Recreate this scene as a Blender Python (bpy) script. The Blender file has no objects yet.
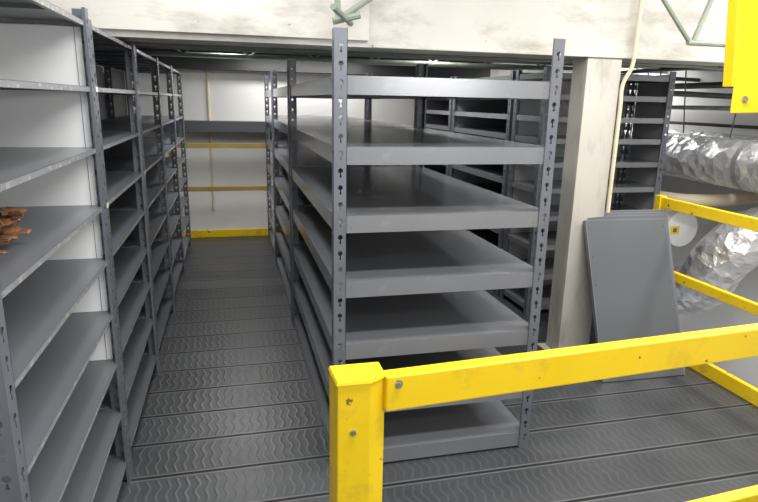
import bpy, bmesh, math, random
from mathutils import Vector, Matrix, Euler
random.seed(4)
S=bpy.context.scene; COL=S.collection
S.view_settings.view_transform='Standard'
# ---------------------------------------------------------------- materials
def newmat(name):
    m=bpy.data.materials.new(name); m.use_nodes=True
    nt=m.node_tree; b=nt.nodes['Principled BSDF']; return m,nt,b
def ramp(nt,fac,stops):
    r=nt.nodes.new('ShaderNodeValToRGB'); e=r.color_ramp.elements
    while len(e)<len(stops): e.new(.5)
    for i,(p,c) in enumerate(stops):
        e[i].position=p; e[i].color=(*c,1) if len(c)==3 else c
    nt.links.new(fac,r.inputs[0]); return r.outputs[0]
def noise(nt,scale,detail=4,rough=.55,sc=None,obj=True):
    tc=nt.nodes.new('ShaderNodeTexCoord'); n=nt.nodes.new('ShaderNodeTexNoise')
    n.inputs['Scale'].default_value=scale; n.inputs['Detail'].default_value=detail; n.inputs['Roughness'].default_value=rough
    src=tc.outputs['Object']
    if sc:
        mp=nt.nodes.new('ShaderNodeMapping'); mp.inputs['Scale'].default_value=sc
        nt.links.new(src,mp.inputs[0]); src=mp.outputs[0]
    nt.links.new(src,n.inputs['Vector']); return n.outputs[0]
def painted(name,c1,c2,rough=(.3,.5),metal=0.0,scale=3,spec=.5,bump=.0,sc=None,chip=None,stain=None):
    m,nt,b=newmat(name); L=nt.links.new
    f=noise(nt,scale,5,.5,sc)
    col=ramp(nt,f,[(.3,c1),(.7,c2)])
    for ch,w in ((stain,.25),(chip,.02)):
        if ch:
            g=noise(nt,ch[1],5,.7,ch[3] if len(ch)>3 else None); mk=ramp(nt,g,[(ch[2],(0,0,0)),(ch[2]+w,(1,1,1))])
            mx=nt.nodes.new('ShaderNodeMix'); mx.data_type='RGBA'; L(mk,mx.inputs[0]); L(col,mx.inputs[6]); mx.inputs[7].default_value=(*ch[0],1); col=mx.outputs[2]
    L(col,b.inputs['Base Color'])
    if rough[0]==rough[1]: b.inputs['Roughness'].default_value=rough[0]
    else:
        r2=ramp(nt,f,[(.3,(rough[0],)*3),(.7,(rough[1],)*3)]); L(r2,b.inputs['Roughness'])
    b.inputs['Metallic'].default_value=metal
    b.inputs['Specular IOR Level'].default_value=spec
    if bump:
        g=noise(nt,scale*12,4); bp=nt.nodes.new('ShaderNodeBump'); bp.inputs['Strength'].default_value=bump; bp.inputs['Distance'].default_value=.01
        L(g,bp.inputs['Height']); L(bp.outputs[0],b.inputs['Normal'])
    return m
M={}
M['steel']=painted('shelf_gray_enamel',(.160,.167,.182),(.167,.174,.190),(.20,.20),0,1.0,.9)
M['steel_lip']=painted('shelf_lip_gray_brightened',(.185,.193,.212),(.200,.208,.227),(.24,.24),.1,3.0,.9,stain=((.26,.265,.28),7,.60))  # same paint as the shelf; brighter light on lips put into colour, plus scuffs
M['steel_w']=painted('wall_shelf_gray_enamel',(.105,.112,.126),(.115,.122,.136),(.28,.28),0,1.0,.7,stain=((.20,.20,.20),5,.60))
M['steel_w_lip']=painted('worn_brightened_shelf_edge',(.24,.248,.265),(.30,.308,.325),(.28,.28),.2,8.0,.7,chip=((.48,.47,.45),24,.60))  # wall shelf paint with wear; edge brightness from light is painted in too
M['steel_l']=painted('post_gray_enamel',(.130,.142,.170),(.160,.172,.20),(.34,.34),.15,6,.6)
M['steel_d']=painted('dark_gray_enamel',(.07,.075,.087),(.08,.085,.097),(.4,.4),0,2)
M['steel_m']=painted('rear_panel_gray_enamel',(.34,.35,.37),(.37,.38,.40),(.4,.4),0,2)
M['panel']=painted('loose_panel_gray',(.095,.102,.116),(.105,.112,.126),(.33,.33),0,2,.6)
M['panel_e']=painted('loose_panel_edge_gray',(.16,.168,.185),(.185,.193,.21),(.33,.33),0,2,.6)
M['white']=painted('white_board',(.86,.87,.88),(.90,.91,.92),(.5,.6),0,2)
M['wall']=painted('white_wall_paint',(.72,.71,.69),(.79,.78,.76),(.6,.75),0,1.2,.3,bump=.1)
M['cream']=painted('cream_beam_paint',(.52,.505,.47),(.60,.585,.545),(.45,.6),0,1.5,.4,bump=.05,chip=((.25,.2,.15),6,.68),stain=((.32,.30,.26),1.6,.48,(1,1,2.5)))
M['column']=painted('gray_white_shaded_column',(.49,.465,.42),(.57,.545,.50),(.4,.55),0,1.5,.4,bump=.05,chip=((.25,.2,.15),8,.69),stain=((.36,.34,.30),3,.5,(2,2,.6)))  # darker than the beam cream: shadow on the column is put into its colour
M['dark']=painted('dark_ceiling',(.03,.03,.03),(.07,.07,.07),(.6,.8),0,3)
M['ceil']=painted('ceiling_paint',(.55,.54,.51),(.62,.61,.58),(.6,.8),0,2)
M['yellow']=painted('safety_yellow_paint',(.85,.57,.008),(.91,.63,.014),(.3,.45),0,3,.4,bump=.03,chip=((.22,.13,.03),16,.65),stain=((.58,.37,.04),5,.54))
M['ochre']=painted('aged_yellow_paint',(.33,.22,.06),(.42,.29,.09),(.5,.6),0,4)
M['green']=painted('joist_primer',(.20,.24,.19),(.29,.33,.27),(.5,.7),0,8)
M['pipe']=painted('galvanized_pipe',(.35,.36,.36),(.5,.5,.5),(.35,.5),.5,8)
M['pipe_d']=painted('dark_pipe',(.05,.05,.055),(.09,.09,.095),(.4,.5),.2,8)
M['beige']=painted('cream_pipe_cover',(.66,.57,.40),(.74,.65,.48),(.5,.6),0,5)
M['wood']=painted('orange_wood',(.13,.055,.025),(.36,.17,.08),(.5,.7),0,18,.3,bump=.3,sc=(1,1,6))
M['zinc']=painted('zinc_bolt',(.35,.33,.28),(.5,.48,.42),(.3,.5),.8,20)
M['red']=painted('sticker_red',(.6,.05,.03),(.65,.06,.04),(.4,.5))
M['stick']=painted('sticker_yellow',(.66,.72,.12),(.70,.76,.16),(.4,.5))
M['tag']=painted('paper_tag',(.75,.74,.70),(.8,.79,.75),(.6,.6))
M['gnd']=painted('lower_concrete',(.35,.34,.32),(.45,.44,.42),(.6,.8))
m,nt,b=newmat('foil_wrap'); b.inputs['Metallic'].default_value=.6
n1=noise(nt,8,5,.65); v=nt.nodes.new('ShaderNodeTexVoronoi'); v.inputs['Scale'].default_value=10; tc=nt.nodes.new('ShaderNodeTexCoord'); nt.links.new(tc.outputs['Object'],v.inputs[0])
ad=nt.nodes.new('ShaderNodeMath'); ad.operation='ADD'; nt.links.new(n1,ad.inputs[0]); nt.links.new(v.outputs[0],ad.inputs[1])
bp=nt.nodes.new('ShaderNodeBump'); bp.inputs['Strength'].default_value=.7; bp.inputs['Distance'].default_value=.05; nt.links.new(ad.outputs[0],bp.inputs['Height']); nt.links.new(bp.outputs[0],b.inputs['Normal'])
b.inputs['Base Color'].default_value=(.84,.85,.88,1); b.inputs['Roughness'].default_value=.25; b.inputs['Specular IOR Level'].default_value=1; M['foil']=m
# deck floor : wavy ribs in planks
m,nt,b=newmat('ribbed_deck'); L=nt.links.new
tc=nt.nodes.new('ShaderNodeTexCoord'); sp=nt.nodes.new('ShaderNodeSeparateXYZ'); L(tc.outputs['Object'],sp.inputs[0])
def mth(op,a,bb=None,c=None):
    n=nt.nodes.new('ShaderNodeMath'); n.operation=op
    for i,x in enumerate((a,bb,c)):
        if x is None: continue
        if isinstance(x,(int,float)): n.inputs[i].default_value=x
        else: L(x,n.inputs[i])
    return n.outputs[0]
X,Y=sp.outputs[0],sp.outputs[1]
P=.305
pl=mth('DIVIDE',Y,P); fr=mth('FRACT',pl); idx=mth('FLOOR',pl)
wn=nt.nodes.new('ShaderNodeTexWhiteNoise'); wn.noise_dimensions='1D'; L(idx,wn.inputs['W'])
wav=mth('MULTIPLY',mth('SINE',mth('MULTIPLY',Y,2*math.pi/(P/2.5))),.17)
irr=mth('MULTIPLY',noise(nt,9,2,.5),.5)
ph=mth('ADD',mth('ADD',mth('ADD',mth('DIVIDE',X,.046),wav),irr),mth('MULTIPLY',wn.outputs[0],3.0))
rib=mth('SINE',mth('MULTIPLY',ph,2*math.pi))
ribs=mth('SMOOTH_MAX',mth('SUBTRACT',rib,.3),0.,.3)
ribm=mth('GREATER_THAN',rib,.6)
ed=mth('ABSOLUTE',mth('SUBTRACT',fr,.5))
seam=mth('GREATER_THAN',ed,.470)
lip=mth('MULTIPLY',mth('GREATER_THAN',ed,.435),mth('SUBTRACT',1,seam))  # glint along each seam, painted as a lighter band
inside=mth('SUBTRACT',1,mth('GREATER_THAN',ed,.40))
hgt=mth('SUBTRACT',mth('MULTIPLY',ribs,inside),mth('MULTIPLY',seam,1.4))
g=noise(nt,2.2,6,.65)
base=ramp(nt,g,[(.3,(.036,.038,.043)),(.72,(.060,.063,.068))])
mu=nt.nodes.new('ShaderNodeMix'); mu.data_type='RGBA'; mu.blend_type='MULTIPLY'; mu.inputs[0].default_value=1
pv=mth('MULTIPLY_ADD',wn.outputs[0],.5,.72); L(base,mu.inputs[6]); cb=nt.nodes.new('ShaderNodeCombineColor'); [L(pv,cb.inputs[i]) for i in range(3)]; L(cb.outputs[0],mu.inputs[7])
mx=nt.nodes.new('ShaderNodeMix'); mx.data_type='RGBA'; L(mth('ADD',mth('MULTIPLY',mth('MULTIPLY',ribm,inside),.12),mth('MULTIPLY',lip,.5)),mx.inputs[0]); L(mu.outputs[2],mx.inputs[6]); mx.inputs[7].default_value=(.17,.175,.18,1)
m2=nt.nodes.new('ShaderNodeMix'); m2.data_type='RGBA'; L(mth('MULTIPLY',seam,.95),m2.inputs[0]); L(mx.outputs[2],m2.inputs[6]); m2.inputs[7].default_value=(.004,.004,.004,1)
L(m2.outputs[2],b.inputs['Base Color'])
bp=nt.nodes.new('ShaderNodeBump'); bp.inputs['Strength'].default_value=.26; bp.inputs['Distance'].default_value=.0045; L(hgt,bp.inputs['Height']); L(bp.outputs[0],b.inputs['Normal'])
L(mth('ADD',ramp(nt,g,[(.3,(.34,)*3),(.7,(.44,)*3)]),mth('MULTIPLY',seam,.4)),b.inputs['Roughness']); b.inputs['Specular IOR Level'].default_value=.45
M['deck']=m
# ---------------------------------------------------------------- helpers
def box(bm,x0,x1,y0,y1,z0,z1,mi=0):
    vs=[bm.verts.new((x,y,z)) for z in (z0,z1) for y in (y0,y1) for x in (x0,x1)]
    for f in ((0,2,3,1),(4,5,7,6),(0,1,5,4),(2,6,7,3),(0,4,6,2),(1,3,7,5)):
        F=bm.faces.new([vs[i] for i in f]); F.material_index=mi
def tomesh(bm,name,mats):
    me=bpy.data.meshes.new(name); bmesh.ops.recalc_face_normals(bm,faces=bm.faces)
    bm.to_mesh(me); bm.free()
    for k in (mats if isinstance(mats,(list,tuple)) else [mats]): me.materials.append(M[k])
    return me
def obj(name,me,loc=(0,0,0),parent=None,rot=None,bevel=0):
    o=bpy.data.objects.new(name,me); COL.objects.link(o); o.location=loc
    if rot: o.rotation_euler=rot
    if parent: o.parent=parent
    if bevel:
        md=o.modifiers.new('Bevel','BEVEL'); md.width=bevel; md.segments=2; md.limit_method='ANGLE'
    return o
def tag(o,label,cat,group=None):
    o['label']=label; o['category']=cat
    if group: o['group']=group
def empty(name,loc,label,cat,group=None):
    e=bpy.data.objects.new(name,None); COL.objects.link(e); e.location=loc; e.empty_display_size=.1
    tag(e,label,cat,group); return e
def struct(name,boxes,mat,bevel=0):
    bm=bmesh.new()
    for bx in boxes: box(bm,*bx)
    o=obj(name,tomesh(bm,name,mat),bevel=bevel); o['kind']='structure'; return o
def cyl_between(bm,a,b,r,seg=12,mi=0):
    a,b=Vector(a),Vector(b); d=b-a; q=d.to_track_quat('Z','Y').to_matrix().to_4x4()
    R=bmesh.ops.create_cone(bm,cap_ends=True,segments=seg,radius1=r,radius2=r,depth=d.length,matrix=Matrix.Translation((a+b)/2)@q)
    if mi:
        for v_ in R['verts']:
            for f_ in v_.link_faces: f_.material_index=mi
def tube(name,pts,r,mat,res=6,parent=None,smooth=True):
    cu=bpy.data.curves.new(name,'CURVE'); cu.dimensions='3D'; cu.bevel_depth=r; cu.bevel_resolution=res; cu.use_fill_caps=True
    s=cu.splines.new('BEZIER' if smooth else 'POLY')
    if smooth:
        s.bezier_points.add(len(pts)-1)
        for p,c in zip(s.bezier_points,pts): p.co=c; p.handle_left_type=p.handle_right_type='AUTO'
    else:
        s.points.add(len(pts)-1)
        for p,c in zip(s.points,pts): p.co=(*c,1)
    cu.resolution_u=10
    t=bpy.data.objects.new(name,cu); COL.objects.link(t)
    dg=bpy.context.evaluated_depsgraph_get(); me=bpy.data.meshes.new_from_object(t.evaluated_get(dg)); bpy.data.objects.remove(t)
    me.materials.clear(); me.materials.append(M[mat])
    for p in me.polygons: p.use_smooth=True
    return obj(name,me,parent=parent)
# ---------------------------------------------------------------- post with keyholes
PW=.056
def keyr(th):
    dx,dz=math.cos(th),math.sin(th); cx,cz,R=0,.005,.0112
    bq=dx*cx+dz*cz; r=bq+math.sqrt(max(0,bq*bq-(cx*cx+cz*cz-R*R)))
    if dz<-.5:
        t=.025/(-dz)
        if abs(dx*t)<=.0056: r=max(r,t)
    return r
_postc={}
def post_mesh(sx,sy,H,pitch=.0765):
    k=(sx,sy,round(H,3))
    if k in _postc: return _postc[k]
    bm=bmesh.new(); w=PW; n=int(H/pitch); off=(H-n*pitch)/2
    ca=math.atan2(pitch/2,w/2)
    ang=sorted([a%(2*math.pi) for a in [0,ca,math.pi/2,math.pi-ca,math.pi,math.pi+ca,2*math.pi-ca,math.radians(258),math.radians(270),math.radians(282),math.radians(20),math.radians(160),math.radians(72),math.radians(108),math.radians(340),math.radians(200),math.radians(255),math.radians(285)]])
    def outer(th):
        c,s=math.cos(th),math.sin(th)
        t=min((w/2)/abs(c) if abs(c)>1e-6 else 9,(pitch/2)/abs(s) if abs(s)>1e-6 else 9); return c*t,s*t
    for fl in (0,1):
        def P3(s,z):
            return (sx*(w/2+s),0,z) if fl==0 else (0,sy*(w/2+s),z)
        for i in range(n):
            zc=off+pitch*(i+.5)
            O=[bm.verts.new(P3(outer(a)[0],zc+outer(a)[1])) for a in ang]
            I=[bm.verts.new(P3(keyr(a)*math.cos(a),zc+keyr(a)*math.sin(a))) for a in ang]
            for j in range(len(ang)):
                j2=(j+1)%len(ang); bm.faces.new((O[j],O[j2],I[j2],I[j]))
        for z0,z1 in ((0,off),(H-off,H)):
            bm.faces.new([bm.verts.new(P3(*q)) for q in ((-w/2,z0),(w/2,z0),(w/2,z1),(-w/2,z1))])
        if fl==0: box(bm,*sorted((sx*w,sx*(w-.002))),*sorted((0,sy*.010)),0,H)
        else: box(bm,*sorted((0,sx*.010)),*sorted((sy*w,sy*(w-.002))),0,H)
    me=tomesh(bm,'post',['steel_l']); _postc[k]=me; return me
_shc={}
def shelf_mesh(w,d,lip,mat='steel'):
    k=(round(w,3),round(d,3),lip,mat)
    if k in _shc: return _shc[k]
    bm=bmesh.new(); t=.0025
    box(bm,0,w,0,d,lip-t,lip)
    box(bm,0,w,0,t,0,lip-t,1); box(bm,0,w,d-t,d,0,lip-t,1); box(bm,0,t,t,d-t,0,lip-t,1); box(bm,w-t,w,t,d-t,0,lip-t,1)
    rr=.018
    box(bm,t,w-t,t,rr,0,t); box(bm,t,w-t,d-rr,d-t,0,t); box(bm,t,rr,rr,d-rr,0,t); box(bm,w-rr,w-t,rr,d-rr,0,t)
    nb=max(1,int(d/.5))
    for i in range(nb):
        y=(i+1)*d/(nb+1); box(bm,rr,w-rr,y-.025,y+.025,lip-.022 if lip>.03 else lip-.015,lip-t)
    if lip>.06:
        for x in (.075,w-.075):
            for z in (.025,.055):
                cyl_between(bm,(x,-.002,z),(x,.002,z),.004,8)
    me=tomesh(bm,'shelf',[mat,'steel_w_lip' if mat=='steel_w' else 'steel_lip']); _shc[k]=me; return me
def unit(name,x0,x1,y0,y1,H,levels,lip,label,group=None,mat='steel'):
    e=empty(name,(x0,y0,0),label,'shelving unit',group)
    W,D=x1-x0,y1-y0
    for (px,py,sx,sy) in ((0,0,1,1),(W,0,-1,1),(0,D,1,-1),(W,D,-1,-1)):
        p=obj('post',post_mesh(sx,sy,H),(px,py,0),e)
        md=p.modifiers.new('Solidify','SOLIDIFY'); md.thickness=.0022; md.offset=-1
    for z in levels:
        obj('shelf',shelf_mesh(W-.012,D-.012,lip,mat),(.006,.006,z),e)
    return e
# ---------------------------------------------------------------- setting
struct('floor',[(-1.35,3.25,-1.0,8.45,-.06,0)],'deck')
struct('floor',[(3.25,4.8,-1.0,8.7,-1.9,-1.8)],'gnd')
struct('trim_1',[(3.25,3.28,-1.0,8.45,-.25,0)],'steel_d')
struct('wall_left',[(-1.45,-1.35,-1,8.7,-.06,3.3)],'wall')
struct('wall_back',[(-1.45,4.9,8.55,8.65,-1.9,3.3)],'wall')
struct('wall_right',[(4.75,4.85,-1,8.7,-1.9,3.3)],'wall')
struct('ceiling',[(-1.45,4.85,-1,3.95,3.2,3.3)],'ceil')
struct('ceiling',[(-1.35,4.75,3.95,8.55,2.46,2.5)]+[(-1.35,4.75,y,y+.05,2.40,2.46) for y in (4.6,5.4,6.2,7.0,7.8)],'dark')
struct('trim_2',[(-1.35,4.75,3.66,3.95,2.15,3.2),(-1.35,.82,3.625,3.66,2.185,3.2),(.85,4.75,3.645,3.66,2.15,2.17)],'cream',.004)
struct('trim_3',[(-1.35,3.7,8.3,8.55,2.2,2.46)],'dark')
pc=bmesh.new()
box(pc,2.325,2.585,3.66,3.68,0,2.15); box(pc,2.325,2.585,3.82,3.84,0,2.15); box(pc,2.445,2.465,3.68,3.82,0,2.15); box(pc,2.27,2.64,3.62,3.88,0,.02)
box(pc,2.325,2.335,3.68,3.82,0,2.15)
o=obj('column',tomesh(pc,'column','column'),bevel=.003); tag(o,'scuffed gray-white steel column under the ceiling beam','column')
o=tube('conduit_pipe',[(2.63,3.60,3.2),(2.63,3.60,2.2),(2.63,3.61,2.1),(2.60,3.645,1.98),(2.60,3.645,1.85),(2.60,3.645,1.10)],.014,'beige',4); tag(o,'thin painted conduit running down beside the column','pipe')
# ---------------------------------------------------------------- centre row
cz=[.012,.302,.610,.927,1.242,1.556,1.862]
H=2.134; cx0,cx1=.441,1.526
unit('shelving_unit',cx0,cx1,2.604,4.68,H,cz,.080,'deep gray shelving unit with seven shelves at the aisle corner','gray shelving in the middle row')
unit('shelving_unit',cx0,cx1,4.75,6.60,H,cz,.080,'gray steel shelving unit standing behind the corner unit','gray shelving in the middle row')
unit('shelving_unit',cx0,cx1,6.66,8.05,H,cz,.080,'gray steel shelving unit at the far end of the middle row','gray shelving in the middle row')
# ---------------------------------------------------------------- left row
lz=[.10,.365,.62,.86,1.11,1.35,1.60,1.85,2.105]
ys=[1.46,2.78,4.02,5.24,6.46,7.68]
LX1=-.55; LX0=-1.17
for i in range(len(ys)-1):
    lab=['gray steel shelving bay with white end panel and wood scraps','gray steel shelving bay next to the white end panel','gray steel shelving bay along the narrow aisle'][min(i,2)]
    hh=2.175 if i==0 else 2.140
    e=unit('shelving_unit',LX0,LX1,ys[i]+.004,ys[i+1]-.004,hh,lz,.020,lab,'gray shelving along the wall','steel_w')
    bm=bmesh.new()
    if i==0:
        box(bm,.012,LX1-LX0-.03,0,.006,.64,H-.03)
        p=obj('end_panel',tomesh(bm,'end_panel','white'),(0,ys[1]-ys[0]-.016,0),e); p['label']='white end panel'
    else:
        box(bm,0,.004,.06,ys[i+1]-ys[i]-.07,.02,H-.03); obj('back_panel',tomesh(bm,'back_panel','steel_d'),(-.008,0,0),e)
    if i in (1,2,3):
        for zz in ((1.85,1.35) if i<3 else (1.60,)):
            bm=bmesh.new(); box(bm,0,.0015,0,.035,0,.022)
            p=obj('paper_tag',tomesh(bm,'paper_tag','tag'),(LX1-LX0+.001,.012,zz),e); p['label']='small blank white paper tag'
# ---------------------------------------------------------------- row behind the column
rz=[.05,.33,.60,.86,1.10,1.32,1.52,1.70,1.88,2.05]
for k,(y0,y1,lab) in enumerate(((4.50,5.05,'gray steel shelving unit with solid back behind the column'),(5.11,6.6,'gray steel shelving unit in the middle of the rear row'),(6.66,8.1,'gray steel shelving unit against the rear wall'))):
    e=unit('shelving_unit',2.50,3.72,y0,y1,H,rz,.045,lab,'gray shelving behind the column')
    bm=bmesh.new(); box(bm,.06,1.16,0,.003,.02,H-.02); obj('back_panel',tomesh(bm,'back_panel','steel_m'),(0,y1-y0+.004,0),e)
    bm=bmesh.new(); box(bm,0,.003,.06,y1-y0-.06,.02,H-.02); obj('side_panel',tomesh(bm,'side_panel','steel_m'),(1.222,0,0),e)
# ---------------------------------------------------------------- leaning panels
def loose_panel(bl,br,base_y,dy,dz,label,rz_=0):
    bm=bmesh.new(); w=br-bl; h=math.hypot(dy,dz)
    box(bm,0,w,0,.003,0,h); box(bm,0,.004,.003,.030,0,h,2); box(bm,w-.004,w,.003,.030,0,h,2); box(bm,.004,w-.004,.003,.030,0,.004,2); box(bm,.004,w-.004,.003,.030,h-.004,h,2)
    for sx0,sx1,sz0,sz1 in ((0,.005,0,h),(w-.005,w,0,h),(.005,w-.005,h-.005,h)): box(bm,sx0,sx1,-.0008,0,sz0,sz1,2)
    for x in (.026,w-.026):
        for q in range(6):
            z=.06+q*(h-.12)/5; cyl_between(bm,(x,-.001,z),(x,.001,z),.0045,10,1)
    o=obj('loose_shelf_panel',tomesh(bm,'loose_shelf_panel',['panel','dark','panel_e']),(bl,base_y,.006),rot=(-math.atan2(dy,dz),0,rz_))
    tag(o,label,'metal panel','loose panels leaning near the column'); return o
loose_panel(2.40,3.05,3.20,.42,1.045,'dark gray steel panel at the front of the leaning stack',-.02)
loose_panel(2.44,3.09,3.245,.42,1.065,'dark gray steel panel leaning in a stack by the column',-.02)
loose_panel(2.48,3.13,3.29,.42,1.075,'dark gray steel panel leaning in a stack by the column',-.02)
loose_panel(2.52,3.165,3.335,.42,1.085,'dark gray steel panel leaning in a stack by the column',-.02)
# ---------------------------------------------------------------- yellow guards
def hexbolt(parent,loc):
    bm=bmesh.new(); bmesh.ops.create_cone(bm,cap_ends=True,segments=6,radius1=.010,radius2=.009,depth=.009)
    bmesh.ops.create_cone(bm,cap_ends=True,segments=16,radius1=.014,radius2=.014,depth=.003,matrix=Matrix.Translation((0,0,-.005)))
    return obj('bolt',tomesh(bm,'bolt','zinc'),loc,parent,rot=(math.pi/2,0,0))
g=empty('guardrail',(.33,1.55,0),'bright yellow steel guardrail with square corner post and flat rails','guardrail')
bm=bmesh.new()
out=[(-.072,.06),(-.066,-.05),(.030,-.052),(.082,-.018),(.082,.06)]
vb=[bm.verts.new((x,y,0)) for x,y in out]; vt=[bm.verts.new((x,y,1.052)) for x,y in out]
bm.faces.new(vt); bm.faces.new(vb[::-1])
for i in range(5): bm.faces.new((vb[i],vb[(i+1)%5],vt[(i+1)%5],vt[i]))
obj('post',tomesh(bm,'post','yellow'),(0,0,0),g,bevel=.004)
bm=bmesh.new()
oc=[(-.076,.064),(-.070,-.055),(.032,-.057),(.085,-.022),(.085,.064)]
vb=[bm.verts.new((x,y,1.052)) for x,y in oc]; vt=[bm.verts.new((x*.93,y*.93,1.064)) for x,y in oc]
bm.faces.new(vt); bm.faces.new(vb[::-1])
for i in range(5): bm.faces.new((vb[i],vb[(i+1)%5],vt[(i+1)%5],vt[i]))
obj('cap_plate',tomesh(bm,'cap_plate','yellow'),(0,0,0),g,bevel=.002)
bm=bmesh.new(); box(bm,-.10,.10,-.08,.10,0,.012); obj('base_plate',tomesh(bm,'base_plate','yellow'),(0,0,0),g,bevel=.002)
def rail(parent,x,y,z0,z1,ln,rotz,depth=.05,mat='yellow',name='rail'):
    bm=bmesh.new(); box(bm,0,ln,0,depth,z0,z1)
    return obj(name,tomesh(bm,name,mat),(x,y,0),parent,rot=(0,0,rotz),bevel=.005)
a=math.atan2(.107,1.424)
rail(g,.080,-.045,.95,1.062,2.80,a,name='top_rail'); rail(g,.080,-.045,.23,.335,2.80,a,name='middle_rail')
hexbolt(g,(.115,-.0465,1.035))
hexbolt(g,(-.02,-.054,.90)); hexbolt(g,(-.02,-.054,.30))
s=empty('guardrail',(3.2,3.85,0),'yellow steel guardrail along the open edge of the mezzanine','guardrail')
for y in (0,-2.05):
    bm=bmesh.new(); box(bm,-.03,.03,-.03,.03,0,1.18); box(bm,-.05,.05,-.06,.06,0,.01); obj('post',tomesh(bm,'post','yellow'),(0,y,0),s,bevel=.004)
for z0,z1,nm in ((1.09,1.17,'top_rail'),(.57,.64,'middle_rail'),(.0,.10,'toe_board')):
    bm=bmesh.new(); box(bm,-.02,.02,-2.02,-.03,z0+.001,z1); obj(nm,tomesh(bm,nm,'yellow'),(0,0,0),s,bevel=.004)
s=empty('guardrail',(0,8.14,0),'weathered yellow guardrail closing the far end of the aisle','guardrail')
for z0,z1,nm,mt in ((1.20,1.26,'top_rail','ochre'),(.63,.69,'middle_rail','ochre'),(0.0,.10,'toe_board','yellow')):
    bm=bmesh.new(); box(bm,-.80,.70,-.02,.02,z0+.001,z1); obj(nm,tomesh(bm,nm,mt),(0,0,0),s,bevel=.003)
for x in (-.78,.68):
    bm=bmesh.new(); box(bm,-.02,.02,.021,.06,0,1.26); obj('post',tomesh(bm,'post','ochre'),(x,0,0),s)
bm=bmesh.new(); box(bm,-1.34,1.9,8.3,8.55,1.52,1.54); box(bm,-1.34,1.9,8.3,8.31,1.40,1.52)
o=obj('wall_ledge',tomesh(bm,'wall_ledge','steel_d')); tag(o,'gray steel ledge fixed across the white rear wall','ledge')
e=empty('hanging_bracket',(1.885,1.9,1.82),'bright yellow steel bracket hanging from the ceiling','bracket'); e.rotation_euler=(0,math.radians(-6.5),0)
bm=bmesh.new(); box(bm,-.05,.09,0,.05,.10,1.38); obj('arm',tomesh(bm,'arm','yellow'),(0,0,0),e,bevel=.004)
bm=bmesh.new(); box(bm,-.056,.10,-.008,0,.0,.13); p=obj('end_plate',tomesh(bm,'end_plate','yellow'),(0,0,0),e,bevel=.003); p.rotation_euler=(0,math.radians(5),0)
hexbolt(e,(.0,-.014,.05)); 
# ---------------------------------------------------------------- wood scraps
for i in range(12):
    bm=bmesh.new(); n=9; L0=random.uniform(.08,.13); r=random.uniform(.012,.018); bend=random.uniform(-.004,.008)
    prev=None
    for k in range(n+1):
        t=k/n; x=(t-.5)*L0; z=bend*math.sin(math.pi*t)+.002*random.uniform(-1,1); rr=r*(1-.7*abs(t-.45))*random.uniform(.6,1.25)
        ring=[bm.verts.new((x+random.uniform(-.008,.008),rr*1.6*c,z+rr*.5*s_)) for c,s_ in ((1,-.6),(1,.5),(.2,1),(-1,.7),(-1,-.5))]
        if prev:
            for j in range(5): bm.faces.new((prev[j],prev[(j+1)%5],ring[(j+1)%5],ring[j]))
        else: bm.faces.new(ring[::-1])
        prev=ring
    bm.faces.new(prev)
    o=obj('wood_scrap',tomesh(bm,'wood_scrap','wood'),(-.71+random.uniform(-.05,.05),1.98+random.uniform(-.06,.06),1.382+.009*i),rot=(random.uniform(-.3,.3),random.uniform(-.3,.3),i*2.4))
    tag(o,'splintered orange-brown wood scrap lying on a gray shelf','wood scrap','wood scraps on the shelf')
# ---------------------------------------------------------------- ducts, pipes
o=tube('foil_duct',[(4.50,8.5,1.46),(4.50,6.0,1.44),(4.50,4.5,1.42),(4.50,2.0,1.38)],.19,'foil',12); tag(o,'straight silver foil wrapped duct along the white wall','duct')
o=tube('foil_duct',[(4.07,8.5,1.44),(4.07,6.0,1.42),(4.07,4.5,1.40),(4.07,2.0,1.36)],.20,'foil',12); tag(o,'large silver foil duct running level beyond the yellow rail','duct')
for i,(y,z) in enumerate(((5.2,1.409),(3.9,1.393))):
    bm=bmesh.new(); bmesh.ops.create_cone(bm,cap_ends=False,segments=32,radius1=.206,radius2=.206,depth=.05,matrix=Matrix.Rotation(math.pi/2,4,'X'))
    p=obj('duct_band',tomesh(bm,'duct_band','pipe'),(4.07,y,z),o); p['label']='flat metal seam band'
o=tube('foil_duct',[(4.71,3.86,.86),(4.42,3.86,.87),(4.16,3.90,.80),(4.02,4.02,.58),(4.04,4.2,.30),(4.06,4.6,.14),(4.06,5.6,.10),(4.06,8.5,.10)],.225,'foil',12); tag(o,'fat crinkled foil duct bending down behind the yellow rail','duct')
o=tube('white_duct',[(4.06,8.5,.74),(4.06,4.55,.74)],.17,'white',12,smooth=False); tag(o,'smooth white round duct below the foil duct','duct')
o=tube('pipe',[(3.82,8.5,1.04),(3.82,5.0,1.04),(3.82,4.6,1.04),(3.92,4.4,1.04),(4.70,4.34,1.06)],.055,'beige',8); tag(o,'cream covered pipe bending between the two ducts','pipe')
bm=bmesh.new(); box(bm,0,.10,0,.002,0,.08); box(bm,.03,.07,-.001,0,.02,.06,1)
o=obj('warning_sticker',tomesh(bm,'warning_sticker',['stick','red']),(3.93,4.547,.69)); tag(o,'small yellow-green warning sticker on the white duct','sticker')
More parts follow.
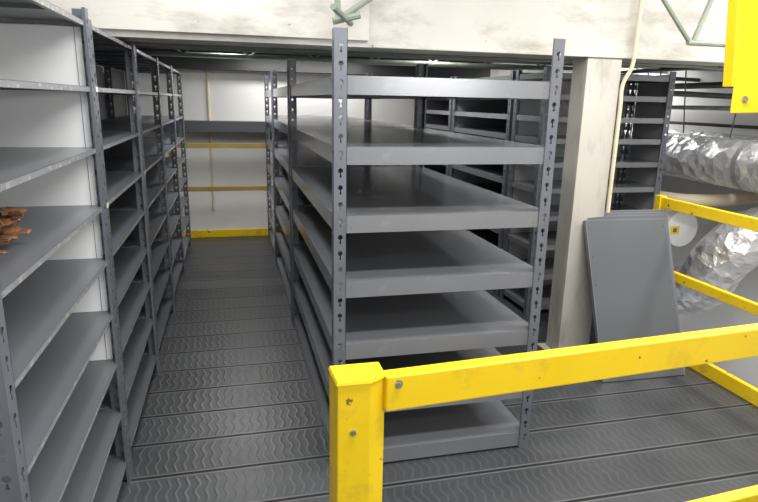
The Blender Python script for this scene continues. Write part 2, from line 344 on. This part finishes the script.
for i,(p,r,mt) in enumerate([([(-1.35,7.2,2.30),(4.75,7.2,2.28)],.025,'pipe'),([(-1.35,6.5,2.26),(4.75,6.5,2.24)],.02,'green'),([(-1.35,5.0,2.21),(4.75,5.0,2.20)],.016,'pipe'),
    ([(4.45,8.55,2.05),(4.45,2.0,2.05),(4.75,2.0,2.05)],.03,'pipe_d'),([(4.2,8.55,1.84),(4.2,2.5,1.84),(4.75,2.5,1.84)],.02,'green'),([(3.74,5.4,2.14),(4.75,5.4,2.12)],.02,'pipe_d'),([(3.74,4.6,1.96),(4.75,4.6,1.94)],.025,'pipe_d'),([(3.74,6.2,1.76),(4.75,6.2,1.74)],.03,'pipe'),
    ([(3.95,8.55,2.18),(3.95,4.0,2.18)],.02,'pipe_d'),([(3.72,4.2,2.24),(4.75,4.2,2.24)],.018,'pipe'),([(4.66,8.55,1.69),(4.66,2.5,1.67),(4.75,2.5,1.67)],.016,'pipe_d'),([(-1.35,4.75,2.34),(4.75,4.75,2.34)],.03,'pipe_d'),([(-1.35,4.05,2.17),(4.75,4.05,2.17)],.012,'beige'),([(-1.35,5.5,2.27),(4.75,5.5,2.27)],.03,'green'),([(-.28,8.54,2.2),(-.28,8.54,.3)],.02,'beige')]):
    o=tube('pipe',p,r,mt,4,smooth=False); tag(o,{'pipe':'galvanized steel service pipe under the ceiling','pipe_d':'dark steel service pipe under the ceiling','green':'painted green-gray pipe under the ceiling','beige':'cream painted pipe near the wall'}[mt],'pipe')
for i,(x,y,z,dx) in enumerate(((3.86,4.95,1.52,.10),(4.02,5.2,1.62,-.06),(4.12,4.78,1.61,-.10),(4.28,4.4,1.52,.08))):
    o=tube('wire',[(x+dx,y,2.46),(x+dx*.6,y,2.1),(x,y,z)],.006,'steel_d',2); tag(o,'thin dark wire hanging from the ceiling over the duct','wire','hanging wires')
def joist(loc,segs,r=.011,label='green-gray open web steel joist end below the ceiling'):
    bm=bmesh.new()
    for s_ in segs: cyl_between(bm,s_[0],s_[1],s_[2] if len(s_)>2 else r,8)
    o=obj('roof_joist',tomesh(bm,'roof_joist','green'),loc); tag(o,label,'joist')
joist((.60,3.42,2.27),[((0,0,0),(-.06,0,.93)),((0,0,0),(.75,0,.50)),((.75,0,.5),(1.1,0,.93)),((-.03,0,-.01),(.12,0,.03),.02),((-.08,-.3,.02),(.10,.15,-.0),.016)],.017)
joist((2.90,3.42,2.245),[((0,0,0),(-.60,0,.62)),((-.6,0,.62),(-.8,0,.93)),((-.02,0,0),(.30,0,.0),.018),((.02,0,0),(.35,0,.93)),((.30,0,0),(1.8,0,0),.018),((.7,0,0),(.35,0,.93)),((.7,0,0),(1.1,0,.93))],.017)
for y,zb in ((4.30,2.17),(5.9,2.22)):
    segs=[((-1.35,0,0),(4.75,0,0),.018),((-1.35,0,.22),(4.75,0,.22),.016)]
    x=-1.3; k=0
    while x<4.5:
        segs.append(((x,0,0 if k%2 else .22),(x+.3,0,.22 if k%2 else 0),.009)); x+=.3; k+=1
    joist((0,y,zb),segs,.01,'green-gray lattice joist spanning above the shelving rows')
# ---------------------------------------------------------------- lights
def area(loc,size,power,col=(1,.985,.96),rot=(0,0,0),sy=None):
    l=bpy.data.lights.new('lamp','AREA'); l.energy=power; l.color=col; l.size=size
    if sy: l.shape='RECTANGLE'; l.size_y=sy
    o=bpy.data.objects.new('ceiling_or_fill_light',l); COL.objects.link(o); o.location=loc; o.rotation_euler=rot; tag(o,'fluorescent ceiling light or added fill lamp','light'); return o  # serves ceiling fixtures and the unseen fill lamps added behind the camera
area((.9,1.2,3.15),1.6,75,sy=.3); area((2.6,2.3,3.15),1.6,65,sy=.3); area((-.1,2.9,3.15),.3,34,sy=1.4)
area((.7,-.6,2.9),1.8,22,rot=(math.radians(50),0,0),sy=.35)  # added tilted fill behind the camera, brightens the shelf tops
area((2.1,-.95,2.12),1.0,24,rot=(math.radians(82),0,math.radians(12)),sy=.22)  # added unseen lamp, placed to reflect as a highlight on the top shelf lip
area((0,6.6,2.38),.25,40,sy=1.4); area((2.0,6.0,2.38),.25,30,sy=2.0); area((4.3,3.2,3.1),.3,80,sy=1.5); area((4.2,6.8,2.38),.3,50,sy=2.0)
area((1.0,8.0,2.38),1.6,24,sy=.2)
w=bpy.data.worlds.new('World'); S.world=w; w.use_nodes=True; w.node_tree.nodes['Background'].inputs[0].default_value=(.94,.97,1,1); w.node_tree.nodes['Background'].inputs[1].default_value=.62
# ---------------------------------------------------------------- camera
F,yaw,pitch,roll=588.6,.246,.248,.021
cy,sy=math.cos(yaw),math.sin(yaw); cp,sp_=math.cos(pitch),math.sin(pitch)
f=Vector((sy*cp,cy*cp,-sp_)); r=Vector((cy,-sy,0)); u=r.cross(f)
r2=r*math.cos(roll)+u*math.sin(roll); u2=u*math.cos(roll)-r*math.sin(roll)
cd=bpy.data.cameras.new('camera'); cd.sensor_width=36; cd.lens=36*F/758; cd.clip_start=.02
cam=bpy.data.objects.new('camera',cd); COL.objects.link(cam)
m=Matrix((r2,u2,-f)).transposed().to_4x4(); m.translation=Vector((0,0,1.833)); cam.matrix_world=m
S.camera=cam
